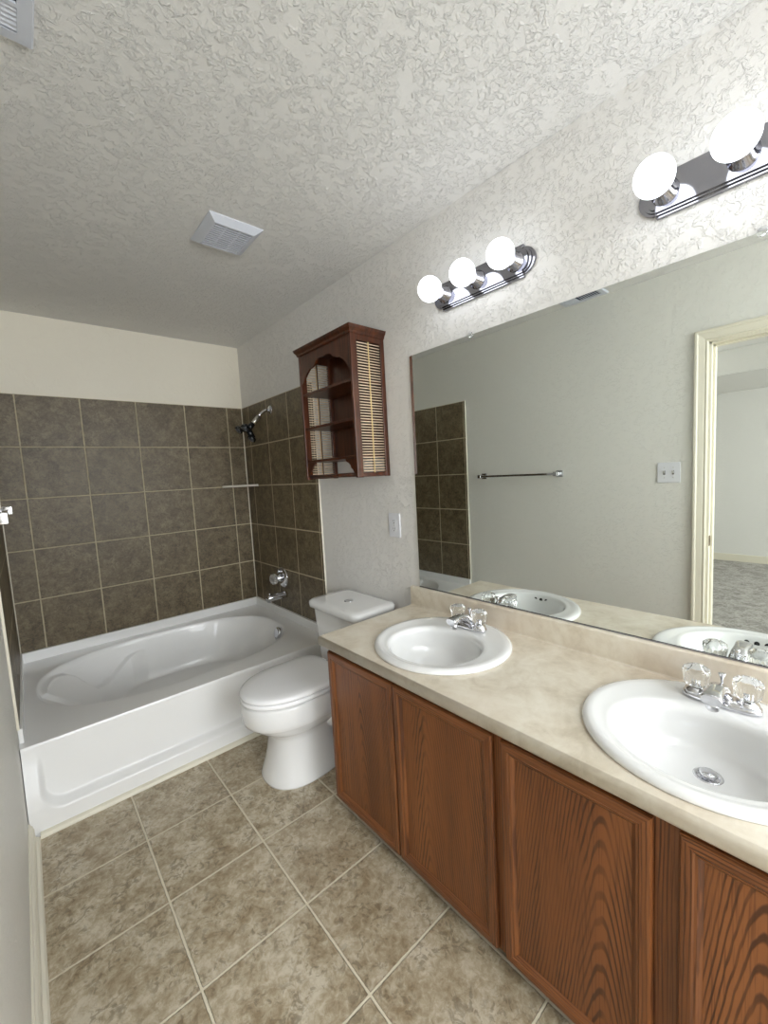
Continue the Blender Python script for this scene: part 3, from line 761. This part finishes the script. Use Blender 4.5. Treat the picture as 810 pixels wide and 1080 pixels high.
def make_faucet(cx, cy, label):
    z = ZC+0.0150
    root = thing('faucet', (cx, cy, z), label, 'faucet', 'chrome two-handle faucets')
    b = MB()
    def st(hx, hy, zz):   # stadium outline along Y
        return superell(cx, cy, hx, hy, 3.0, 48, zz)
    b.loft([st(0.027, 0.082, z), st(0.028, 0.083, z+0.005), st(0.026, 0.081, z+0.012), st(0.021, 0.076, z+0.018), st(0.014, 0.060, z+0.0205)])
    for s_ in (-1, 1):
        b.lathe((cx, cy+s_*0.053, z+0.012), (0, 0, 1), [(0, 0.026), (0.008, 0.024), (0.014, 0.014), (0.024, 0.010), (0.024, 0)], 32)
    b.build('base_plate', M['chrome'], root)
    sp = MB()
    path = [(0.006, 0.014, 0.026, 0.014), (-0.006, 0.034, 0.024, 0.016), (-0.028, 0.050, 0.020, 0.014), (-0.056, 0.055, 0.0175, 0.013), (-0.080, 0.054, 0.0195, 0.013), (-0.102, 0.051, 0.0215, 0.0135), (-0.110, 0.050, 0.0205, 0.0125)]
    rg = []
    for i, (dx, dz, hw, ht) in enumerate(path):
        a = path[max(i-1, 0)]; c = path[min(i+1, len(path)-1)]
        d = Vector((c[0]-a[0], 0, c[1]-a[1])).normalized(); nrm = Vector((-d.z, 0, d.x)); nrm = nrm if nrm.z > 0 else -nrm
        if i == 0: nrm = Vector((1, 0, 0.2)).normalized()
        rg.append([Vector((cx+dx, cy, z+dz))+Vector((0, 1, 0))*hw*math.copysign(abs(math.cos(t))**0.7, math.cos(t))+nrm*ht*math.copysign(abs(math.sin(t))**0.7, math.sin(t)) for t in [2*PI*k/24 for k in range(24)]])
    sp.loft(rg); sp.build('spout', M['chrome'], root)
    MB().lathe((cx-0.090, cy, z+0.046), (0.0, 0, -1), [(0, 0.0135), (0.024, 0.0135), (0.026, 0.012), (0.026, 0)], 24).build('aerator', M['chrome'], root)
    MB().lathe((cx+0.010, cy, z+0.018), (0, 0, 1), [(0, 0.0035), (0.042, 0.0035), (0.046, 0.005), (0.056, 0.0085), (0.058, 0.0075), (0.058, 0)], 16).build('lift_rod', M['chrome'], root)
    fl = lambda k, n, h, rr: rr*(1+(0.035*math.cos(2*PI*k/n*16) if 0.006 < h < 0.036 else 0))
    for s_ in (-1, 1):
        MB().lathe((cx, cy+s_*0.053, z+0.029), (0, 0, 1), [(0, 0.018), (0.004, 0.023), (0.010, 0.0265), (0.034, 0.0300), (0.040, 0.0315), (0.047, 0.0295), (0.052, 0.023), (0.054, 0.012), (0.054, 0)], 112, flute=fl).build('handle', M['acrylic'], root)
        MB().lathe((cx, cy+s_*0.053, z+0.030), (0, 0, 1), [(0, 0.006), (0.020, 0.005), (0.021, 0)], 16).build('handle_core', M['chrome'], root)
    return root
make_faucet(1.410, 1.030, 'chrome faucet with clear knobs on the sink nearest the toilet')
make_faucet(1.410, 0.2185, 'chrome faucet with clear knobs on the sink nearest the camera')

# ------------------------------------------------------------------ mirror
mz0, mz1, my0, my1 = 0.8335, 1.9243, Y0+0.01, 1.4064
mr = thing('wall_mirror', (W, 0.52, mz0), 'wide frameless wall mirror above the double vanity', 'mirror')
MB().box(W-0.006, W-0.0005, my0, my1, mz0, mz1, 0.0012, seg=1).build('glass', M['mirror'], mr)
for yy in (1.054, 0.175):
    MB().lathe((W-0.0065, yy, mz1-0.001), (-1, 0, 0), [(0, 0.011), (0.004, 0.011), (0.006, 0.007), (0.006, 0)], 20).build('mirror_clip', M['acrylic'], mr)
MB().box(W-0.0085, W-0.0005, my0, my1, mz0-0.004, mz0-0.0002, 0.0005).build('bottom_channel', M['nickel'], mr)

# ------------------------------------------------------------------ light bars
def light_bar(y_hi, ys, label, zc=2.109):
    y_lo = 2*ys[1]-y_hi
    root = thing('vanity_light', (W, ys[1], zc), label, 'vanity light', 'three-globe light bars above the mirror')
    b = MB(); x = W-0.0006
    def outline(dy, hz, rnd):
        """straight bar with a stepped half-round at each end"""
        c0 = y_hi-0.046-rnd*0.0; c1 = y_lo+0.046
        rr = hz*0.80; out = []
        out += [(c0, hz)] if False else []
        pts = [(c0-0.002, hz), (c0, hz), (c0, rr)]
        for i in range(1, 16):
            a = PI/2-PI*i/16; pts.append((c0+(rr+dy)*math.cos(a)*1.0, rr*math.sin(a)))
        pts += [(c0, -rr), (c0, -hz), (c1, -hz), (c1, -rr)]
        for i in range(1, 16):
            a = -PI/2-PI*i/16; pts.append((c1+(rr+dy)*math.cos(a), rr*math.sin(a)))
        pts += [(c1, rr), (c1, hz)]
        return pts[1:]
    def lay(o, x0, x1): b.prism([(yy, zc+zz) for yy, zz in o], 'X', x1, x0)
    lay(outline(0.0, 0.055, 0), x, x-0.012); lay(outline(-0.006, 0.049, 0), x-0.0121, x-0.018); lay(outline(-0.012, 0.043, 0), x-0.0181, x-0.024)
    b.build('back_plate', M['nickel'], root)
    for yy in ys:
        sk = MB().lathe((x-0.0242, yy, zc), (-1, 0, 0), [(0, 0.033), (0.003, 0.033), (0.006, 0.026), (0.034, 0.024), (0.036, 0.021), (0.036, 0)], 40).build('socket', M['nickel'], root)
        bl = MB(); prof = [(0.0, 0.015), (0.012, 0.017)]
        R_ = 0.0475; c = 0.012+math.sqrt(R_**2-0.017**2)
        for i in range(1, 25):
            a = PI-math.asin(0.017/R_)-(PI-math.asin(0.017/R_))*i/24
            prof.append((c+R_*math.cos(a)*1.0, max(R_*math.sin(a), 0)))
        # orient so that distance grows away from the wall
        prof = [(h, rr) for h, rr in prof]; prof[-1] = (c+R_, 0)
        bl.lathe((x-0.0610, yy, zc), (-1, 0, 0), prof, 48)
        tag(bl.build('bulb', M['bulb'], root), 'lit white globe bulb', None)
light_bar(1.232, (1.161, 0.998, 0.835), 'three-globe chrome light bar nearest the wooden wall cabinet')
light_bar(0.447, (0.376, 0.212, 0.048), 'three-globe chrome light bar over the sink nearest the camera')

# ------------------------------------------------------------------ wall cabinet
def wall_cabinet():
    X0, X1, YA, YB, Z0, Z1 = 1.317, W-0.001, 1.585, 2.066, 1.376, 2.068
    root = thing('wall_cabinet', (W, 1.8, Z0), 'open dark reddish wooden shelf cabinet with slatted sides above the toilet', 'wall shelf cabinet')
    T = 0.016
    for s_, (ya, yb) in enumerate(((YA, YA+T), (YB-T, YB))):
        b = MB()
        b.box(X0, X0+0.036, ya, yb, Z0, Z1-0.006, 0.002); b.box(X1-0.026, X1, ya, yb, Z0, Z1-0.006, 0.002)
        b.box(X0+0.035, X1-0.025, ya+0.001, yb-0.001, Z0+0.002, Z0+0.022, 0.001); b.box(X0+0.035, X1-0.025, ya+0.001, yb-0.001, 2.020, Z1-0.007, 0.001)
        sd = b.build('side_panel', M['mahog'], root)
        sl = MB(); n = 47; yc = (ya+yb)/2
        for k in range(n):
            z = Z0+0.030+(2.014-Z0-0.032)*k/(n-1)
            sl.tube([(X0+0.033, yc, z), (X1-0.023, yc, z+random.uniform(-0.0008, 0.0008))], 0.0026, 8)
        so = sl.build('slat_screen', M['slat'], sd); so['label'] = 'pale thin horizontal slats'
        for dy in (-0.0054, 0.0054):
            cr = MB().tube([((X0+X1)/2+0.004, yc+dy, Z0+0.02), ((X0+X1)/2+0.004, yc+dy, 2.02)], 0.0030, 10).build('centre_stick', M['cane'] if (dy < 0) == (s_ == 0) else M['mahog'], sd)
            if (dy < 0) == (s_ == 0): cr['label'] = 'yellow cane stick down the slats'
    for z in (1.483, 1.662, 1.845):
        MB().box(X0+0.006, X1-0.008, YA+T+0.0003, YB-T-0.0003, z-0.013, z, 0.0015).build('shelf', M['mahog'], root)
    MB().box(X1-0.0075, X1, YA+T+0.0003, YB-T-0.0003, 1.472, Z1-0.006).build('back_panel', M['mahog'], root)
    MB().box(X0+0.004, X1, YA+0.002, YB-0.002, Z1-0.0055, Z1+0.0).build('top_board', M['mahog'], root)
    # scalloped valance
    ya, yb = YA+T+0.0003, YB-T-0.0003; n = 60; L = yb-ya; lo = []
    for i in range(n+1):
        t = i/n; q = abs(t-0.5)*2       # 0 centre, 1 ends
        # ogee: high flat centre, step, then sweep down to the sides
        P = [(0, 1.998), (0.18, 2.000), (0.30, 1.992), (0.38, 1.975), (0.46, 1.968), (0.60, 1.962), (0.74, 1.945), (0.84, 1.925), (0.90, 1.905), (1.0, 1.895)]
        for (a_, za), (b_, zb) in zip(P, P[1:]):
            if q <= b_+1e-9:
                z = za+(zb-za)*(q-a_)/(b_-a_); break
        lo.append((ya+L*t, z))
    MB().prism([(ya, Z1-0.006)]+lo+[(yb, Z1-0.006)], 'X', X0+0.003, X0+0.014).build('valance', M['mahog'], root)
    # crown moulding, three steps
    cr = MB()
    def ringz(e, z): return [(X0-e, YA-e, z), (X0-e, YB+e, z), (X1, YB+e, z), (X1, YA-e, z)]
    cr.loft([ringz(0.001, 2.046), ringz(0.005, 2.050), ringz(0.007, 2.058), ringz(0.016, 2.0695), ringz(0.020, 2.082), ringz(0.020, 2.080), ringz(0.018, 2.082)], smooth=False, cap0=False)
    cr.loft([ringz(0.0005, 2.046), ringz(0.0005, 2.068)], smooth=False, cap0=False, cap1=False)
    cr.build('crown', M['mahog'], root)
    # brackets under the lowest shelf and the towel rail
    for s_ in (0, 1):
        y = ya if s_ == 0 else yb; sg = 1 if s_ == 0 else -1
        pts = [(y, 1.4695), (y+sg*0.085, 1.4695), (y+sg*0.080, 1.458), (y+sg*0.060, 1.450), (y+sg*0.045, 1.438), (y+sg*0.040, 1.425), (y+sg*0.026, 1.415), (y+sg*0.018, 1.402), (y, 1.394)]
        MB().prism(pts, 'X', X0+0.003, X0+0.013).build('bracket', M['mahog'], root)
    MB().tube([(X0+0.022, YA+T, 1.392), (X0+0.022, YB-T, 1.392)], 0.0085, 16).build('towel_rail', M['mahog'], root)
    MB().box(X1-0.016, X1-0.001, ya, yb, Z0+0.004, Z0+0.022, 0.001).build('rear_rail', M['mahog'], root)
wall_cabinet()

# ------------------------------------------------------------------ outlet, switch, towel bar
ol = thing('power_outlet', (W, 1.570, 1.123), 'white duplex power outlet on the wall beside the mirror', 'outlet')
MB().box(W-0.007, W-0.0004, 1.570-0.042, 1.570+0.042, 1.123-0.062, 1.123+0.062, 0.003).build('cover_plate', M['plastic'], ol)
for dz in (-0.020, 0.020):
    b = MB(); b.loft([[(W-0.0072, 1.570+p[0]*0.0165, 1.123+dz+p[1]*0.0145) for p in [(math.copysign(abs(math.cos(t))**0.8, math.cos(t)), math.copysign(abs(math.sin(t))**0.8, math.sin(t))) for t in [2*PI*k/32 for k in range(32)]]],
            [(W-0.0088, 1.570+p[0]*0.0155, 1.123+dz+p[1]*0.0135) for p in [(math.copysign(abs(math.cos(t))**0.8, math.cos(t)), math.copysign(abs(math.sin(t))**0.8, math.sin(t))) for t in [2*PI*k/32 for k in range(32)]]]])
    so = b.build('receptacle', M['plastic'], ol)
    k = MB(); k.box(W-0.0093, W-0.0085, 1.570+0.0050, 1.570+0.0068, 1.123+dz-0.001, 1.123+dz+0.008); k.box(W-0.0093, W-0.0085, 1.570-0.0068, 1.570-0.0050, 1.123+dz-0.001, 1.123+dz+0.008)
    k.lathe((W-0.0085, 1.570, 1.123+dz-0.0075), (-1, 0, 0), [(0, 0.003), (0.0008, 0.003), (0.0008, 0)], 12); k.build('slot', M['slot'], so)
MB().lathe((W-0.0068, 1.570, 1.123), (-1, 0, 0), [(0, 0.0035), (0.0012, 0.003), (0.0013, 0)], 12).build('screw', M['toggle'], ol)

ls = thing('light_switch', (0, 0.762, 1.306), 'white double light switch beside the doorway', 'light switch')
MB().box(0.0004, 0.007, 0.762-0.060, 0.762+0.060, 1.306-0.061, 1.306+0.061, 0.003).build('cover_plate', M['plastic'], ls)
for dy in (-0.023, 0.023):
    b = MB(); b.box(0.0066, 0.0078, 0.762+dy-0.0055, 0.762+dy+0.0055, 1.306-0.012, 1.306+0.012, 0.0005, mi=1)
    b.prism([(0.0072, 1.306-0.007), (0.0072, 1.306+0.005), (0.019, 1.306+0.0125), (0.0195, 1.306+0.008)], 'Y', 0.762+dy-0.0042, 0.762+dy+0.0042)
    b.build('toggle', [M['toggle'], M['slot']], ls)
    for dz in (-0.030, 0.030):
        MB().lathe((0.0068, 0.762+dy, 1.306+dz), (1, 0, 0), [(0, 0.0032), (0.0012, 0.0028), (0.0013, 0)], 12).build('screw', M['toggle'], ls)

tb = thing('towel_bar', (0, 1.76, 1.315), 'chrome square towel bar on the left wall, seen in the mirror', 'towel bar')
MB().box(0.058, 0.074, 1.425, 2.105, 1.316, 1.332, 0.0015).build('bar', M['chrome'], tb)
for yy in (1.44, 2.095):
    b = MB(); b.box(0.0006, 0.010, yy-0.024, yy+0.024, 1.300, 1.348, 0.002); b.box(0.010, 0.060, yy-0.010, yy+0.010, 1.314, 1.334, 0.001); b.box(0.052, 0.080, yy-0.014, yy+0.014, 1.309, 1.339, 0.002)
    b.build('bracket', M['chrome'], tb)

# ------------------------------------------------------------------ ceiling grilles
def fan_grille():
    x0, x1, y0, y1 = 0.775, 1.0, 1.735, 1.985
    root = thing('exhaust_fan_grille', ((x0+x1)/2, (y0+y1)/2, H), 'small square white exhaust fan grille in the middle of the ceiling', 'ceiling vent')
    b = MB(); z0 = H-0.0004
    def rc(e, z): return [(x0+e, y0+e, z), (x1-e, y0+e, z), (x1-e, y1-e, z), (x0+e, y1-e, z)]
    b.loft([rc(0, z0), rc(0.0, z0-0.003), rc(0.030, z0-0.022), rc(0.034, z0-0.022), rc(0.034, z0-0.004)], smooth=False, cap1=False)
    b.build('frame', M['vent'], root)
    MB().box(x0+0.034, x1-0.034, y0+0.034, y1-0.034, z0-0.005, z0-0.003).build('cavity', plain('grey_grille_recess', (92, 94, 106), 0.7), root)
    s_ = MB(); n = 12
    for k in range(n):
        y = y0+0.038+(y1-y0-0.076)*k/(n-1)
        s_.prism([(y-0.0030, z0-0.017), (y-0.0030, z0-0.0215), (y+0.0030, z0-0.0215), (y+0.0030, z0-0.017)], 'X', x0+0.034, x1-0.034)
    for k in (1, 2):
        x = x0+(x1-x0)*(0.12+0.76*k/3); s_.box(x-0.002, x+0.002, y0+0.034, y1-0.034, z0-0.0195, z0-0.012)
    s_.build('louvre', M['vent'], root)
fan_grille()
def air_register():
    x0, x1, y0, y1 = 0.040, 0.240, 1.085, 1.362
    root = thing('air_register', ((x0+x1)/2, (y0+y1)/2, H), 'white metal air register at the edge of the ceiling, corner of the picture', 'ceiling vent')
    b = MB(); z0 = H-0.0004
    def rc(e, z): return [(x0+e, y0+e, z), (x1-e, y0+e, z), (x1-e, y1-e, z), (x0+e, y1-e, z)]
    b.loft([rc(0, z0), rc(0.0, z0-0.003), rc(0.004, z0-0.010), rc(0.030, z0-0.011), rc(0.030, z0-0.004)], smooth=False, cap1=False)
    b.box(x0+0.03, x1-0.03, y1-0.108, y1-0.098, z0-0.011, z0-0.006)
    b.build('frame', M['vent'], root)
    MB().box(x0+0.030, x1-0.030, y0+0.030, y1-0.030, z0-0.0045, z0-0.003).build('cavity', plain('dark_duct', (60, 66, 82), 0.7), root)
    s_ = MB(); n = 5
    for k in range(n):
        y = y1-0.040-0.013*k
        s_.prism([(y-0.005, z0-0.005), (y+0.004, z0-0.0105), (y+0.005, z0-0.0095), (y-0.004, z0-0.004)], 'X', x0+0.03, x1-0.03)
    for k in range(9):
        y = y0+0.038+0.014*k
        s_.prism([(y+0.005, z0-0.005), (y-0.004, z0-0.0105), (y-0.005, z0-0.0095), (y+0.004, z0-0.004)], 'X', x0+0.03, x1-0.03)
    s_.build('louvre', M['vent'], root)
air_register()

for o in S.objects:
    if '_w' in o: del o['_w']
